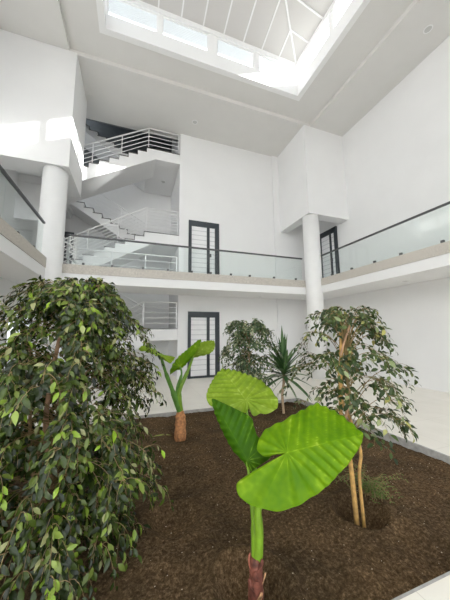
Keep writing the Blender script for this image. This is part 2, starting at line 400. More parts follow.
# unseen stairwell windows, added to bring daylight onto the stairs
for z0, z1, lab in ((.3, 2.9, 'unseen stairwell window added for daylight on the ground floor'), (6.75, 8.9, 'unseen stairwell window added for daylight on the second floor')):
    wn += 1
    f = B(((XL - .14, 9.1, z0), (XL - .06, 9.16, z1)), ((XL - .14, 10.89, z0), (XL - .06, 10.95, z1)), ((XL - .14, 9.16, z0), (XL - .06, 10.89, z0 + .06)), ((XL - .14, 9.16, z1 - .06), (XL - .06, 10.89, z1)), ((XL - .14, 9.97, z0 + .06), (XL - .06, 10.03, z1 - .06))).build('window_%d' % wn, 'frame_white')
    struct(f, lab, 'window')
    B(((XL - .105, 9.16, z0 + .06), (XL - .099, 9.97, z1 - .06)), ((XL - .105, 10.03, z0 + .06), (XL - .099, 10.89, z1 - .06))).build('pane', 'pane', f)
# pyramid roof and rafters
cx, cy = (SX0 + SX1) / 2, (SY0 + SY1) / 2; AZ = EV + .27 * (SX1 - SX0) / 2
rf = MB(); e = .12
cr = [(SX0 - e, SY0 - e, EV - .05), (SX1 + e, SY0 - e, EV - .05), (SX1 + e, SY1 + e, EV - .05), (SX0 - e, SY1 + e, EV - .05)]
rf.v = cr + [(cx, cy, AZ)] + [(x, y, z + .04) for x, y, z in cr] + [(cx, cy, AZ + .04)]
for i in range(4):
    j = (i + 1) % 4; rf.f += [(i, j, 4), (5 + i, 9, 5 + j), (i, 5 + i, 5 + j, j)]
struct(rf.build('ceiling_skylight', 'roof'), 'pale translucent pyramid roof over the skylight', 'skylight roof')
def rz(x, y):   # height of roof underside
    s_ = max(abs(x - cx) / ((SX1 - SX0) / 2), abs(y - cy) / ((SY1 - SY0) / 2))
    return AZ - (AZ - EV) * s_ - .02
ra = MB()
def bar(p, q, w=.03):
    p = V(p); q = V(q); ra.tube([p, q], w, 4)
for x, y in ((SX0, SY0), (SX1, SY0), (SX1, SY1), (SX0, SY1)):
    bar((x, y, rz(x, y)), (cx, cy, AZ - .03), .032)
for k in range(1, 9):
    x = SX0 + (SX1 - SX0) * k / 9; dy = (1 - abs(x - cx) / ((SX1 - SX0) / 2)) * (SY1 - SY0) / 2
    for y0, sg in ((SY0, 1), (SY1, -1)): bar((x, y0, rz(x, y0)), (x, y0 + sg * dy, rz(x, y0 + sg * dy)), .026)
    y = SY0 + (SY1 - SY0) * k / 9; dx = (1 - abs(y - cy) / ((SY1 - SY0) / 2)) * (SX1 - SX0) / 2
    for x0, sg in ((SX0, 1), (SX1, -1)): bar((x0, y, rz(x0, y)), (x0 + sg * dx, y, rz(x0 + sg * dx, y)), .026)
struct(ra.build('trim_9', 'frame_white'), 'white rafters under the skylight roof', 'rafters')

# ------------------------------------------------------------------ doors
def door(n, lab, origin, ux, w, h):
    """origin: lower left corner on the wall plane; ux: unit vector along the wall; the door faces -normal"""
    r = sempty('door_%d' % n, lab, 'door', origin)
    o = V(origin); ux = V(ux); nx = V((ux.y, -ux.x, 0))       # towards the room
    def bx(u0, u1, z0, z1, d0, d1):
        mb = MB(); a = o + ux * u0 + nx * d0 + V((0, 0, z0)); b = o + ux * u1 + nx * d1 + V((0, 0, z1))
        return mb.box(tuple(a), tuple(b))
    fr = MB()
    def add(*a): q = bx(*a); n0 = len(fr.v); fr.v += q.v; fr.f += [tuple(n0 + i for i in f) for f in q.f]
    fl = .09 * w; fr_r = .14 * w; mu0, mu1 = .59 * w, .68 * w
    add(0, fl, 0, h, .0, .06); add(w - fr_r, w, 0, h, .0, .06); add(fl, w - fr_r, h - .20, h, .0, .06)
    add(mu0, mu1, .0, h - .20, .0, .05); add(fl, mu0, 0, .07, 0, .045); add(mu1, w - fr_r, 0, .07, 0, .045)
    fr.build('frame', 'doorframe', r)
    bx(fl, mu0, .07, h - .20, .0, .02).build('panel', 'doorpanel', r)
    bx(mu1, w - fr_r, .07, h - .20, .0, .02).build('side_panel', 'doorpanel', r)
    gr = MB(); z = .25
    while z < h - .3:
        for (a, b) in ((fl, mu0), (mu1, w - fr_r)):
            q = bx(a, b, z, z + .022, .018, .023); n0 = len(gr.v); gr.v += q.v; gr.f += [tuple(n0 + i for i in f) for f in q.f]
        z += .17
    gr.build('groove', 'doorline', r)
    hd = bx(mu1 - .02, mu1 + .05, 1.0, 1.12, .05, .09); hd.build('handle', 'darkrail', r)
door(1, 'anthracite framed white door on the ground floor', (1.76, D, 0), (1, 0, 0), 1.13, 2.25)
door(2, 'anthracite framed white door on the upper gallery of the back wall', (1.76, D, 3.24), (1, 0, 0), 1.14, 2.32)
door(3, 'dark framed door beside the right column upstairs', (XR, 8.44, 3.24), (0, -1, 0), .96, 2.33)
door(4, 'dark door behind the stairs on the upper gallery', (-3.05, YS, 3.3), (1, 0, 0), .72, 2.2)

# ------------------------------------------------------------------ balustrades
def balustrade(lab, axis, off, panes, rail, clips):
    r = thing('glass_balustrade', lab, 'balustrade', (0, 0, 3.30), 'glass balustrades on the gallery')
    def bx(u0, u1, w, z0, z1, dw=0):
        return MB().box((u0, off - w + dw, z0), (u1, off + w + dw, z1)) if axis == 'x' else MB().box((off - w + dw, u0, z0), (off + w + dw, u1, z1))
    for a, b in panes: bx(a, b, .006, 3.302, 4.085).build('glass_pane', 'glass', r)
    bx(rail[0], rail[1], .028, 4.08, 4.125).build('handrail', 'darkrail', r, bevel=.01)
    for c in clips: bx(c - .028, c + .032, .024, 3.301, 3.375).build('clip', 'darkrail', r, bevel=.004)
balustrade('glass balustrade with dark handrail along the back gallery', 'x', 7.46,
           [(-1.70, -.23), (-.22, 1.25), (1.26, 2.52), (2.53, 4.0), (4.01, 5.56)], (-1.74, 5.6), [-1.3, -.6, .2, .9, 1.6, 2.2, 2.87, 3.53, 4.43, 5.30])
balustrade('glass balustrade with dark handrail along the right gallery', 'y', 6.01,
           [(-2.5, -1.0), (-.99, .5), (.51, 1.98), (1.99, 3.0), (3.01, 4.51), (4.52, 5.6), (5.61, 6.93)], (-2.5, 6.95), [-1.3, .0, .9, 1.6, 2.5, 3.32, 4.21, 4.93, 5.70, 6.5])
balustrade('glass balustrade with dark handrail along the left gallery', 'y', -2.05,
           [(-2.5, -1.0), (-.99, .5), (.51, 1.98), (1.99, 3.4), (3.41, 4.9), (4.91, 6.78)], (-2.5, 6.82), [-1.3, .0, .9, 1.6, 2.5, 3.2, 4.0, 4.75, 5.5, 6.3])

# ------------------------------------------------------------------ staircase
ST = thing('staircase', 'white zigzag staircase rising through the open stairwell', 'staircase', (0, D, 0))
TR, RI = .30, .165
def flight(z0, x0, sgn, y0, y1):
    """ten risers from (x0, z0); sgn=+1 climbs to +x"""
    poly = []; x, z = x0, z0
    poly.append((x, z - .02 if z0 > .1 else 0))
    for i in range(10):
        z += RI; poly.append((x, z))
        if i < 9: x += sgn * TR; poly.append((x, z))
    if sgn > 0:
        poly += [(.65, z), (.65, z - .37), (.55, z - .37)]
        poly += [(x0, max(z0 - .42, .0))] if z0 > .1 else [(x0 + .75, 0)]
    else:
        poly += [(x - .35, z), (x - .35, z - .36), (x + .1, z - .36), (.248, z0 - .372)]
    q = MB().prism(poly, y0, y1).build('flight', 'wall', ST)
    for i in range(10):
        xa = x0 + sgn * TR * i; zt = z0 + RI * (i + 1)
        if sgn > 0: bx_ = ((xa - .02, y0 - .012, zt - .002), (xa + TR, y1, zt + .025))
        else: bx_ = ((xa - TR, y0 - .012, zt - .002), (xa + .02, y1, zt + .025))
        MB().box(*bx_).build('tread', 'tread', q)
    return q
YA0, YA1, YB0, YB1 = 8.79, 9.92, 10.06, 11.19
for zf in (0, 3.30, 6.42):
    flight(zf, -2.45, 1, YA0, YA1)
    zl = zf + 1.65
    flight(zl, .25, -1, YB0, YB1)
    lp = MB().box((.65, YA0, zl - .37), (XS - .002, YB1, zl)).box((.25, YA1, zl - .37), (.65, YB1, zl)).build('landing', 'wall', ST)
    MB().box((.23, YA0 - .012, zl - .002), (XS - .002, YB1, zl + .022)).build('landing_slab', 'tread', lp)
for zf in (3.30, 6.42):
    MB().box((XL + .01, 8.78, zf - .36), (-2.46, YB1, zf)).build('landing', 'wall', ST)

def railing(lab, runs, group='steel stair railings'):
    """runs: list of (list of points at floor level, bars, height)"""
    r = thing('stair_railing', lab, 'railing', runs[0][0][0], group)
    for pts, bars, h in runs:
        P = [V(p) for p in pts]
        MB().tube([p + V((0, 0, h)) for p in P], .024, 8).build('top_rail', 'railwhite', r)
        for k in range(bars):
            z = .12 + (h - .16) * (k + .3) / bars
            MB().tube([p + V((0, 0, z)) for p in P], .012, 6).build('mid_rail', 'railwhite', r)
        for a, b in zip(P, P[1:]):
            n = max(1, round((b - a).length / .95))
            for i in range(n + (1 if b == P[-1] else 0)):
                q = a.lerp(b, i / n); MB().tube([q + V((0, 0, -.02)), q + V((0, 0, h))], .018, 6).build('post', 'railwhite', r)
def near_run(zf):
    zl = zf + 1.65; y = YA0 + .05
    return [(-2.35, y, zf + .10), (.30, y, zl + .02), (1.38, y, zl + .02)]
railing('steel railing on the topmost flight under the ceiling', [(near_run(6.42), 4, .80)])
railing('steel railing of the flight above the first-floor gallery', [(near_run(3.30), 6, .88)])
railing('steel railing of the ground-floor landing below the gallery', [(near_run(0), 4, .88)])
railing('low steel guard rail standing on the gallery before the stairs', [([(-1.74, 8.62, 3.24), (1.33, 8.62, 3.24)], 3, .86), ([(-1.74, 8.62, 3.24), (-1.90, 8.0, 3.24)], 3, .86)])
def far_run(zl):
    y = YB0 + .05
    return [(.30, y, zl + .02), (-2.35, y, zl + 1.55)]
railing('inner steel railing of the rear flight up to the second floor', [(far_run(4.95), 4, .85)])
railing('inner steel railing of the rear flight up from the ground', [(far_run(1.65), 4, .85)])

# ------------------------------------------------------------------ downlights
def downlight(lab, x, y, z, r=.10, watt=0):
    t = thing('downlight', lab, 'ceiling light', (x, y, z), 'recessed ceiling lights')
    ring = MB()
    k = 24
    for rr, zz in ((r, 0), (r, -.012), (r * .78, -.014), (r * .76, -.002)):
        for j in range(k):
            a = 2 * PI * j / k; ring.v.append((x + rr * math.cos(a), y + rr * math.sin(a), z + zz))
    for i in range(3):
        for j in range(k):
            a = i * k + j; b = i * k + (j + 1) % k; ring.f.append((a, b, b + k, a + k))
    ring.build('ring', 'frame_white', t)
    MB().lathe((x, y, z - .006), [(r * .77, 0), (r * .77, .004)], 24).build('lens', 'lamp', t)
    if watt:
        la = bpy.data.lights.new('downlight_lamp', 'AREA'); la.shape = 'DISK'; la.size = r * 1.4; la.energy = watt; la.color = (1, .96, .90); la.spread = PI
        lo = bpy.data.objects.new('downlight_lamp', la); C.objects.link(lo); lo.location = (x, y, z - .02)
downlight('round recessed light in the ceiling near the right wall', 6.63, 3.42, ZC)
downlight('round recessed light in the ceiling above the back wall', 1.81, 8.06, ZC)
downlight('round recessed light under the right gallery', 6.68, 4.64, 2.81)
downlight('round recessed light under the back gallery', 4.3, 8.3, 2.81)
downlight('round recessed light under the topmost stair landing', .96, 10.1, 7.70)
downlight('round recessed light under the first stair landing above the gallery', .96, 10.1, 4.575)
downlight('round recessed light under the lowest stair landing', .96, 10.1, 1.28)

# ------------------------------------------------------------------ soil
random.seed(4)
PITS = [(.76, 1.66, .20, .15), (1.95, 1.97, .19, .14), (.40, 2.45, .20, .06), (.74, 4.2, .2, .04), (.52, 2.9, .18, .025)]
MND = [(.62, 2.05, .30, .04), (1.45, 2.3, .5, .03), (1.65, 1.55, .25, .035), (2.6, 2.6, .6, .03), (.1, 2.1, .3, .04), (2.25, 1.75, .2, .03), (1.2, 3.8, .5, .03), (.16, 2.62, .22, .035)]
def soil_z(x, y):
    z = -.105 + -.0 + .030 * noise.noise(V((x * 1.3, y * 1.3, 0))) + .024 * noise.noise(V((x * 4.5, y * 4.5, 3))) + .012 * noise.noise(V((x * 14, y * 14, 5)))
    for a, b, r, d in PITS:
        q = math.hypot(x - a, y - b) / r
        if q < 2: z += -d * math.exp(-(q * 1.05) ** 4) + d * .30 * math.exp(-((q - 1.3) / .28) ** 2)
    for a, b, r, d in MND:
        q = math.hypot(x - a, y - b) / r
        if q < 2: z += d * math.exp(-q * q * 1.4)
    z += .055 * max(0, min(1, (y - 4.5) / .6)) * (1 if x < 3.2 else max(0, (3.6 - x) / .4))
    return min(z, -.012)
sm = MB(); nx, ny = 230, 165
for j in range(ny + 1):
    for i in range(nx + 1):
        x = BX0 + .0 + (BX1 - .02 - BX0) * i / nx; y = BY0 + .015 + (BY1 - BY0 - .035) * j / ny
        sm.v.append((x, y, soil_z(x, y) + .009 * noise.noise(V((x * 40, y * 40, 9)))))
for j in range(ny):
    for i in range(nx):
        a = j * (nx + 1) + i; sm.f.append((a, a + 1, a + nx + 2, a + nx + 1))
so = sm.build('soil', 'soil', smooth=True); tag(so, 'dark brown potting soil filling the planting bed', 'soil', kind='stuff')
pm = MB()
for i in range(520):
    x = random.uniform(-1.2, 3.5); y = random.uniform(1.3, 4.9); s_ = random.uniform(.002, .0046) * (.8 + .25 * y / 2)
    z = soil_z(x, y) + .004; n0 = len(pm.v)
    for dx, dy, dz in ((1, 0, 0), (-1, 0, 0), (0, 1, 0), (0, -1, 0), (0, 0, .8), (0, 0, -.8)):
        pm.v.append((x + dx * s_ * random.uniform(.6, 1.3), y + dy * s_ * random.uniform(.6, 1.3), z + dz * s_))
    pm.f += [tuple(n0 + k for k in t) for t in ((0,2,4),(2,1,4),(1,3,4),(3,0,4),(2,0,5),(1,2,5),(3,1,5),(0,3,5))]
tag(pm.build('perlite', 'perlite'), 'pale specks scattered over the dark soil', 'soil specks', kind='stuff')

# ------------------------------------------------------------------ fig trees
def fig(label, base, stems, env, axis, nb, leafL, leafW, mat, seed, zr, tones, trunkmat, twig_r=.004, side=4, step=.032, down=.55, group=None, extra=(), lean=(0, 0), start=None, rag=.35, pw=.9, flat=.0):
    rnd = random.Random(seed)
    root = thing('weeping_fig', label, 'tree', base, group)
    for pts, r0, r1, mt in stems:
        P = spline(pts, 6); n = len(P)
        MB().tube(P, [r0 + (r1 - r0) * i / (n - 1) for i in range(n)], 8).build('trunk', mt, root, smooth=True)
    br = MB(); lv = MB()
    def R(h):
        for (h0, r0), (h1, r1) in zip(env, env[1:]):
            if h0 <= h <= h1: return r0 + (r1 - r0) * (h - h0) / (h1 - h0)
        return env[-1][1] if h > env[-1][0] else env[0][1]
    ax = lambda h: V((axis[0] + lean[0] * (h - zr[0]), axis[1] + lean[1] * (h - zr[0]), 0))
    def put(p, tan, out, k):
        sd = tan.cross(V((0, 0, 1)))
        if sd.length < .05: sd = V((rnd.uniform(-1, 1), rnd.uniform(-1, 1), 0))
        sd.normalize()
        d = tan * .5 + sd * (.8 if k % 2 else -.8) * rnd.uniform(.5, 1.1) + out * .45 + V((rnd.gauss(0, .25), rnd.gauss(0, .25), rnd.gauss(0, .30) - down * rnd.uniform(.4, 1.4)))
        up = out * .75 + V((rnd.gauss(0, .35), rnd.gauss(0, .35), .75))
        s_ = rnd.uniform(.65, 1.15)
        t = min(1, max(0, rnd.gauss(*tones)))
        if rnd.random() < .05: t = rnd.uniform(.85, 1)
        lv.leaf(p + d.normalized() * leafL * .12, d, up, leafL * s_, leafW * s_, t, rnd.uniform(.05, .45), rnd.uniform(.05, .28))
    def run(P, r, first):
        n = len(P); acc = 0; k = rnd.randint(0, 1)
        br.tube(P, [r * (1 - .75 * i / (n - 1)) for i in range(n)], 4, cap=False)
        for i in range(1, n):
            a, b = P[i - 1], P[i]; ln = (b - a).length; tan = (b - a) / max(ln, 1e-6); acc += ln
            if i / n < first: acc = 0; continue
            while acc > step:
                acc -= step; k += 1
                q = b - tan * acc; o = (q - ax(q.z)); o.z = 0
                o = o.normalized() if o.length > .01 else V((1, 0, 0))
                put(q, tan, o, k)
    for i in range(nb):
        h2 = zr[0] + (zr[1] - zr[0]) * ((i + rnd.random()) / nb) ** pw
        ph = rnd.uniform(0, 2 * PI) if start is None else start(rnd)
        o = V((math.cos(ph), math.sin(ph), 0)); rr = R(h2) * rnd.uniform(.68, 1.06) * (1 + rag * noise.noise(V((math.cos(ph) * 1.6, math.sin(ph) * 1.6, h2 * 3.2 + seed))))
        e_ = ax(h2) + o * rr; e_.z = h2
        h0 = max(zr[0] + .1, min(zr[1] - .35, h2 - rnd.uniform(-.25, .2) + .05)); h1 = min(zr[1] + .02, h2 + rnd.uniform(.10, .38))
        s = ax(h0) * 1; s.z = h0 * .9
        m1 = ax(h1) + o * rr * .35; m1.z = (h0 + h1) / 2 + .1; m2 = ax(h1) + o * rr * .85; m2.z = h1
        P = bez(s, m1, m2, e_, 12)
        run(P, twig_r, .35)
        for k in range(side):
            j = rnd.randint(5, 11); p = P[j]; a = rnd.uniform(-1.1, 1.1)
            d = Matrix.Rotation(a, 3, 'Z') @ o
            ln = rnd.uniform(.09, .24) * (leafL / .085)
            q = p + d * ln * .7 + V((0, 0, -ln * rnd.uniform(.2, 1.0)))
            run(bez(p, p + d * ln * .4 + V((0, 0, .03)), q + V((0, 0, ln * .3)), q, 5), twig_r * .5, .1)
    for P in extra: run(spline(P, 6), twig_r, .2)
    br.build('branches', 'twig', root, smooth=True)
    lv.build('foliage', mat, root, smooth=True)
    return root

AX = (-.60, 2.44)
fb = (AX[0], AX[1], soil_z(*AX))
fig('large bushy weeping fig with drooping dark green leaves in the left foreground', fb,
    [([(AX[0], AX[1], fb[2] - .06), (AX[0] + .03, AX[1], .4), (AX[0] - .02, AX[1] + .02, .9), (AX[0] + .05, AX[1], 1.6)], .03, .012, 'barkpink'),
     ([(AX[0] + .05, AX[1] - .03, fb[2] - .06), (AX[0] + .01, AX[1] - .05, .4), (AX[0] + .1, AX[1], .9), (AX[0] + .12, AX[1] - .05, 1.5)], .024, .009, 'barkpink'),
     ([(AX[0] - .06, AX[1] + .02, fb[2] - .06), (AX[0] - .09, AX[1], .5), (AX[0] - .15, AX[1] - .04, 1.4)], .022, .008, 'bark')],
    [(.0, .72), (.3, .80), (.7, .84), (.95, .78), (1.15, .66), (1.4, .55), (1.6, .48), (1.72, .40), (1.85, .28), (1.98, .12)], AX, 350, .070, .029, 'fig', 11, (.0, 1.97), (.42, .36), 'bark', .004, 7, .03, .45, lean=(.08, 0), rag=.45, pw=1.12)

RBX = (1.93, 1.95)
rb = (RBX[0], RBX[1], soil_z(*RBX))
fig('slender variegated fig tree with golden twin stems at the right of the bed', rb,
    [([(1.905, 1.95, rb[2] - .06), (1.87, 1.95, .36), (1.80, 1.95, .62), (1.815, 1.95, .95), (1.855, 1.95, 1.40), (1.88, 1.97, 1.52)], .022, .012, 'barkgold'),
     ([(1.985, 1.95, rb[2] - .06), (1.965, 1.95, .2), (2.0, 1.95, .42), (1.93, 1.97, .68), (1.85, 1.97, .85), (1.79, 1.93, 1.1), (1.87, 1.94, 1.38)], .015, .012, 'barkgold'),
     ([(1.80, 1.95, .62), (1.86, 1.92, .86), (1.85, 1.99, 1.08), (1.83, 1.93, 1.3), (1.95, 1.9, 1.6)], .012, .008, 'barkpink')],
    [(.5, .36), (.65, .50), (.85, .58), (1.1, .56), (1.3, .48), (1.5, .40), (1.65, .28), (1.8, .12)], (1.91, 1.95), 84, .067, .031, 'fig2', 23, (.52, 1.76), (.40, .30), 'barkgold', .004, 4, .036, .22)

bb = (2.28, 4.95, soil_z(2.28, 4.95))
fig('small dense fig bush standing against the back kerb', bb,
    [([(2.28, 4.95, bb[2] - .05), (2.3, 4.95, .6), (2.28, 4.97, 1.3)], .02, .01, 'bark')],
    [(.3, .36), (.6, .48), (1.0, .56), (1.3, .56), (1.5, .50), (1.7, .36), (1.8, .2)], (2.28, 4.95), 105, .085, .04, 'fig3', 31, (.35, 1.78), (.42, .30), 'bark', .004, 5, .04, .3)

# ------------------------------------------------------------------ elephant ears
def blade(name, outline, attach, depth_pt, n, parent, mat, dish=.02, ripple=.006, veins=7, thick=.0016, rings=34, m_=228, wave=.008, tip=None):
    """a heart-shaped blade: the outline on its own plane, dished and rippled, with real thickness"""
    n = V(n).normalized(); p0 = V(depth_pt)
    A = onP(attach[0], attach[1], p0, n)
    pts = [onP(u, v, p0, n) for u, v in outline]
    N = len(pts); ring = []
    for i in range(m_):
        t = i / m_ * N; k = int(t); f_ = t - k
        P_ = [pts[(k + d) % N] for d in (-1, 0, 1, 2)]
        ring.append(.5 * ((2 * P_[1]) + (P_[2] - P_[0]) * f_ + (2 * P_[0] - 5 * P_[1] + 4 * P_[2] - P_[3]) * f_ ** 2 + (3 * P_[1] - P_[0] - 3 * P_[2] + P_[3]) * f_ ** 3))
    mid = ((onP(tip[0], tip[1], p0, n) if tip else max(ring, key=lambda p: (p - A).length)) - A); LEN = mid.length; mid = mid.normalized(); TH0 = math.radians(58)
    mb = MB(); mb.v.append(tuple(A)); mb.t.append(.9)
    for r in range(1, rings + 1):
        q = r / rings
        for i, p in enumerate(ring):
            d = p - A; s_ = i / m_; pl = d * q; len_ = max(pl.length, 1e-6)
            ca = pl.dot(mid) / len_; th = math.acos(max(-1, min(1, ca)))
            if th > TH0: v_ = -(th - TH0) / (PI - TH0) * 4.5; dist = len_ * (PI - TH0) / 4.5
            else: v_ = len_ * (math.cos(th) - math.sin(th) / math.tan(TH0)) / (LEN / veins); dist = LEN / veins * .8
            w_ = 1 - abs(v_ - round(v_)) * 2                # 1 on a vein, 0 between
            md = max(0, 1 - len_ * math.sin(th) / .006) if th < TH0 else 0
            vein = max(md, max(0, 1 - abs(v_ - round(v_)) * dist / .0035)) if q > .04 else .5
            hz = -dish * q * q - ripple * math.cos(PI * w_) * .5 * min(1, len_ / .12) + wave * q ** 4 * math.sin(v_ * 2 * PI + 1)
            pos = A + d * q + n * hz
            mb.v.append(tuple(pos))
            mb.t.append(max(0, min(1, .30 + .42 * noise.noise(pos * 9) + .34 * noise.noise(pos * 38) + .14 * w_ + .33 * vein)))  # tone darkens between the pale veins, in place of shading from the ripple
    for i in range(m_): mb.f.append((0, 1 + i, 1 + (i + 1) % m_))
    for r in range(rings - 1):
        for i in range(m_):
            a = 1 + r * m_ + i; b = 1 + r * m_ + (i + 1) % m_; mb.f.append((a, a + m_, b + m_, b))
    o = mb.build(name, mat, parent, smooth=True)
    sd = o.modifiers.new('thickness', 'SOLIDIFY'); sd.thickness = thick; sd.offset = 0
    return o, A
def zz(pts, ox=200, oy=350, s=2.647): return [(ox + x / s, oy + y / s) for x, y in pts]

eb = (.775, 1.645, soil_z(.775, 1.645))
ER = thing('elephant_ear', 'elephant ear plant with three huge bright green leaves in the foreground', 'plant', eb)
o1 = zz([(222,274),(204,268),(184,275),(163,272),(152,252),(163,217),(185,196),(215,183),(250,163),(280,148),(300,137),(318,135),(342,146),(375,163),(402,184),(426,204),(436,222),(427,250),(412,272),(395,297),(372,320),(350,345),(325,366),(295,386),(260,406),(230,417),(200,419),(170,416),(145,408),(120,392),(101,376),(97,351),(110,336),(140,316),(170,301),(195,289),(212,281)])
P1 = onY(283, 454, 1.50)
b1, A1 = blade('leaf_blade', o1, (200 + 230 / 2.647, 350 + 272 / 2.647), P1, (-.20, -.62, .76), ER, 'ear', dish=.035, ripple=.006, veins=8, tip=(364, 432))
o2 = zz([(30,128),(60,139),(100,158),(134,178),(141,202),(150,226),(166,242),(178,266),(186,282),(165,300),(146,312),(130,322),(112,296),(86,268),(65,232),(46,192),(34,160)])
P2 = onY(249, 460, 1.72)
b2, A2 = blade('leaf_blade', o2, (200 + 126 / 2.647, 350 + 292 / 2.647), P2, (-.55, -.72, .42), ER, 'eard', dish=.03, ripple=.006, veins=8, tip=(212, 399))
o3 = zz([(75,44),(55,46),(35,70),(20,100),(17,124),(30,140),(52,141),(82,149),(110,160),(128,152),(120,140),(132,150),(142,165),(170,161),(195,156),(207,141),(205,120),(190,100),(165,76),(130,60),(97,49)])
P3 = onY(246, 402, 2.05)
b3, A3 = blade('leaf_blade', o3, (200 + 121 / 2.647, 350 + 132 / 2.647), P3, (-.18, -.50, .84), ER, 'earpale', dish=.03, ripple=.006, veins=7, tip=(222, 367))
# petioles, corm and sheaths
top = V((.785, 1.645, .06))
MB().tube(spline([top - V((0, 0, .04)), (.80, 1.64, .22), (.80, 1.62, .42), A1 - V((.01, -.02, .10)), A1 - V((0, -.003, .004))], 6), [.031] * 5 + [.029] * 5 + [.024] * 5 + [.016] * 5 + [.012, .011, .010, .008, .007], 12).build('petiole', 'petiole', ER, smooth=True)
MB().tube(spline([top - V((.01, -.01, .02)), (.785, 1.67, .24), (.78, 1.70, .45), A2 - V((0, -.01, .01))], 6), [.026] * 7 + [.020] * 7 + [.010] * 5, 10).build('petiole', 'petiole', ER, smooth=True)
MB().tube(spline([top - V((-.01, -.015, .02)), (.81, 1.70, .24), (.86, 1.82, .55), A3 - V((0, -.01, .008))], 6), [.024] * 7 + [.018] * 7 + [.009] * 5, 10).build('petiole', 'petiole', ER, smooth=True)
cm = MB().lathe((eb[0], eb[1], 0), [(.03, eb[2] - .08), (.046, eb[2] - .02), (.049, -.10), (.043, -.06), (.046, -.03), (.040, .01), (.042, .035), (.036, .075), (.028, .10)], 18)
cm.v = [tuple(V(p) + V((noise.noise(V(p) * 22), noise.noise(V(p) * 22 + V((7, 0, 0))), 0)) * .008) for p in cm.v]
cm.build('stem', 'corm', ER, smooth=True)
rnd = random.Random(8)
for i in range(11):
    a = i * 2.4; z0 = -.15 + .021 * i; r0 = .041
    o = V((math.cos(a), math.sin(a), 0)); sd = V((-o.y, o.x, 0)); w = rnd.uniform(.018, .034); h = rnd.uniform(.05, .085)
    sh_ = MB(); c0 = V((eb[0], eb[1], z0))
    for t in range(5):
        q = t / 4
        for s_ in (-1, -.4, .4, 1):
            ww = w * (1 - q ** 2 * .9)
            sh_.v.append(tuple(c0 + o * (r0 + .002 + .010 * math.sin(q * 3) - abs(s_) * .012 + (.012 * q * q * (i % 3))) + sd * s_ * ww + V((0, 0, h * q))))
    for t in range(4):
        for s_ in range(3):
            k = t * 4 + s_; sh_.f.append((k, k + 1, k + 5, k + 4))
    so_ = sh_.build('sheath', ('sheath', 'corm', 'sheathpale')[i % 3], ER, smooth=True)
    so_.modifiers.new('thickness', 'SOLIDIFY').thickness = .004

# far elephant ear
kb = (.74, 4.2, soil_z(.74, 4.2))
KR = thing('elephant_ear', 'smaller elephant ear with an orange-brown stump by the back kerb', 'plant', kb)
def z2(pts): return [(130 + x / 4.5, 330 + y / 4.5) for x, y in pts]
k1, K1 = blade('leaf_blade', z2([(315,42),(300,44),(270,70),(240,95),(215,115),(195,140),(180,165),(172,198),(188,190),(205,180),(222,176),(240,160),(262,135),(285,105),(305,75)]), (130 + 225 / 4.5, 330 + 165 / 4.5), (.95, 4.1, 1.2), (-.65, -.72, .25), KR, 'ear', dish=.04, ripple=.008, veins=7, m_=100, rings=16)
k2, K2 = blade('leaf_blade', z2([(375,42),(340,45),(318,52),(300,75),(280,105),(272,125),(285,122),(310,115),(340,108),(365,98),(380,80),(383,58)]), (130 + 283 / 4.5, 330 + 120 / 4.5), (1.15, 4.3, 1.3), (-.2, -.85, .5), KR, 'earpale', dish=.04, ripple=.008, veins=7, m_=100, rings=16)
k3, K3 = blade('leaf_blade', z2([(62,62),(90,70),(120,85),(150,102),(180,115),(205,112),(200,125),(185,140),(165,130),(140,118),(125,112),(100,100),(65,88),(40,80)]), (130 + 138 / 4.5, 330 + 112 / 4.5), (.35, 4.0, 1.2), (.1, -.45, .9), KR, 'earpale', dish=.03, ripple=.006, veins=7, m_=100, rings=16)
tp = V((kb[0] + .01, kb[1], .24))
MB().tube(spline([tp, onY(130 + 190 / 4.5, 330 + 270 / 4.5, 4.17), onY(130 + 160 / 4.5, 330 + 190 / 4.5, 4.1), K3], 6), [.045] * 6 + [.032] * 6 + [.022] * 6 + [.014], 10).build('petiole', 'petioledark', KR, smooth=True)
MB().tube(spline([tp, onY(130 + 222 / 4.5, 330 + 280 / 4.5, 4.2), onY(130 + 262 / 4.5, 330 + 180 / 4.5, 4.25), K2], 6), [.045] * 6 + [.032] * 6 + [.022] * 6 + [.014], 10).build('petiole', 'petiole', KR, smooth=True)
MB().tube(spline([tp, onY(130 + 212 / 4.5, 330 + 275 / 4.5, 4.22), onY(130 + 232 / 4.5, 330 + 200 / 4.5, 4.2), K1], 6), [.035] * 6 + [.025] * 6 + [.016] * 6 + [.01], 10).build('petiole', 'petioledark', KR, smooth=True)
st = MB().lathe((kb[0], kb[1], 0), [(.05, kb[2] - .06), (.085, kb[2]), (.095, -.03), (.08, .05), (.09, .10), (.075, .18), (.08, .22), (.06, .28), (.03, .31)], 18)
st.v = [tuple(V(p) + V((noise.noise(V(p) * 14), noise.noise(V(p) * 14 + V((7, 0, 0))), .5 * noise.noise(V(p) * 14 + V((0, 7, 0))))) * .02) for p in st.v]
st.build('stem', 'stump', KR, smooth=True)

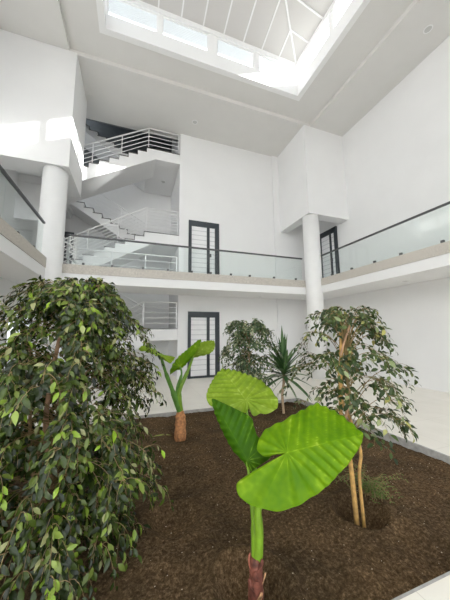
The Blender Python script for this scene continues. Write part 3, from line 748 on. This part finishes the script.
# ------------------------------------------------------------------ dracaena
db = (2.86, 4.62, soil_z(2.86, 4.62))
DR = thing('dracaena', 'spiky dracaena with sword leaves on a thin cane near the back kerb', 'plant', db)
hd = V((2.88, 4.60, .58))
MB().tube(spline([(2.86, 4.62, db[2] - .05), (2.84, 4.62, .25), (2.87, 4.60, .5), hd + V((0, 0, .12))], 5), .026, 8).build('cane', 'cane', DR, smooth=True)
dl = MB(); rnd = random.Random(5)
def sword(p, d, ln, w, droop, tone):
    d = V(d).normalized(); sd = d.cross(V((0, 0, 1)))
    sd = sd.normalized() if sd.length > .05 else V((1, 0, 0)); n = len(dl.v)
    for i in range(8):
        t = i / 7; c = p + d * ln * t + V((0, 0, -droop * ln * t * t)); ww = w * (.55 + .9 * t if t < .4 else .91 * (1 - ((t - .4) / .6) ** 1.6)) * .5
        up = sd.cross(d).normalized()
        dl.v += [tuple(c - sd * ww + up * ww * .35), tuple(c), tuple(c + sd * ww + up * ww * .35)]; dl.t += [tone, tone + .25, tone]
    for i in range(7):
        for k in (0, 1):
            a = n + i * 3 + k; dl.f.append((a, a + 1, a + 4, a + 3))
for i in range(46):
    q = i / 45; a = i * 2.399; el = math.radians(-15 + 100 * q) + rnd.gauss(0, .1)
    d = V((math.cos(a) * math.cos(el), math.sin(a) * math.cos(el), math.sin(el)))
    sword(hd + V((0, 0, .02 + .16 * q)), d, rnd.uniform(.56, .78) * (1.0 + .2 * q), .10, .30 * (1 - q) + .03, rnd.uniform(.1, .75))
for a in (.4, 2.6, -1.2):
    sword(hd, (math.cos(a) * .5, math.sin(a) * .3, -.35), .5, .04, .4, .9)
fo = dl.build('foliage', 'dracaena', DR, smooth=True)

# ------------------------------------------------------------------ small growth and litter
gb = (2.20, 2.06, soil_z(2.20, 2.06))
FR = thing('feathery_sprig', 'small feathery green sprig on the soil beside the twin-stemmed fig', 'plant', gb)
fm = MB(); sm2 = MB(); rnd = random.Random(3)
for i in range(44):
    a = rnd.uniform(0, 2 * PI); ln = rnd.uniform(.12, .27); o = V((math.cos(a), math.sin(a), 0))
    p = V((gb[0] + rnd.gauss(0, .05), gb[1] + rnd.gauss(0, .05), gb[2] - .01))
    P = bez(p, p + V((0, 0, ln * .5)), p + o * ln * .5 + V((0, 0, ln * .9)), p + o * ln + V((0, 0, ln * rnd.uniform(.3, .9))), 10)
    sm2.tube(P, .0018, 3, cap=False)
    for k in range(2, 11):
        for sg in (-1, 1):
            sd = o.cross(V((0, 0, 1))) * sg
            fm.leaf(P[k], sd + o * .4 + V((0, 0, rnd.uniform(-.2, .4))), V((0, 0, 1)), .032, .010, rnd.random(), .2, .1)
sm2.build('stems', 'twig', FR); fm.build('foliage', 'fern', FR)
def litter(lab, px, py, L_, W_, a, tone):
    # lies on the soil
    r = ray(px, py); t = (-.09 - 1.5) / r.z; p = CAM + r * t
    p.z = soil_z(p.x, p.y) + .012
    q = MB().leaf(tuple(p), (math.cos(a), math.sin(a), .12), (0, 0, 1), L_, W_, tone, .12, .12)
    o = q.build('fallen_leaf', 'oldleaf', None, smooth=True, loc=tuple(p)); tag(o, lab, 'fallen leaf', 'fallen leaves on the soil')
litter('narrow light green fallen leaf in front of the orange-brown stump', 152, 437, .34, .06, -.1, .1)
litter('pale fallen leaf behind the golden fig stems', 372, 446, .07, .04, .4, .9)
litter('pale fallen leaf lying left of the twin fig stems', 338, 438, .06, .03, 1.4, .8)

# ------------------------------------------------------------------ light
sc = bpy.context.scene
w = bpy.data.worlds.new('sky'); sc.world = w; w.use_nodes = True
nt = w.node_tree; bg = nt.nodes['Background']
wt = nt.nodes.new('ShaderNodeTexCoord'); wx = nt.nodes.new('ShaderNodeSeparateXYZ'); wr = nt.nodes.new('ShaderNodeValToRGB')
wm = nt.nodes.new('ShaderNodeMapRange'); wm.inputs['From Min'].default_value = -1; wm.inputs['From Max'].default_value = 1
L(nt, wt.outputs['Generated'], wx.inputs[0]); L(nt, wx.outputs['Z'], wm.inputs['Value']); L(nt, wm.outputs['Result'], wr.inputs['Fac'])
we = wr.color_ramp.elements; we[0].position, we[0].color = .47, (.35, .345, .335, 1); we[1].position, we[1].color = .53, (.93, .965, 1, 1)
L(nt, wr.outputs['Color'], bg.inputs['Color']); bg.inputs['Strength'].default_value = 2.6
sl = bpy.data.lights.new('sun', 'SUN'); sl.energy = 20; sl.angle = math.radians(.53); sl.color = (1, .97, .92)
so = bpy.data.objects.new('sun', sl); C.objects.link(so); so.location = (20, -8, 16)
so.rotation_euler = V((-1, .67, -.47)).to_track_quat('-Z', 'Y').to_euler()
vs = sc.view_settings; vs.view_transform = 'Standard'; vs.look = 'None'; vs.gamma = 1; vs.use_curve_mapping = False; vs.exposure = 0.33
sc.cycles.use_denoising = True
sc.cycles.max_bounces = 14; sc.cycles.diffuse_bounces = 8; sc.cycles.glossy_bounces = 4; sc.cycles.transparent_max_bounces = 24; sc.cycles.transmission_bounces = 6
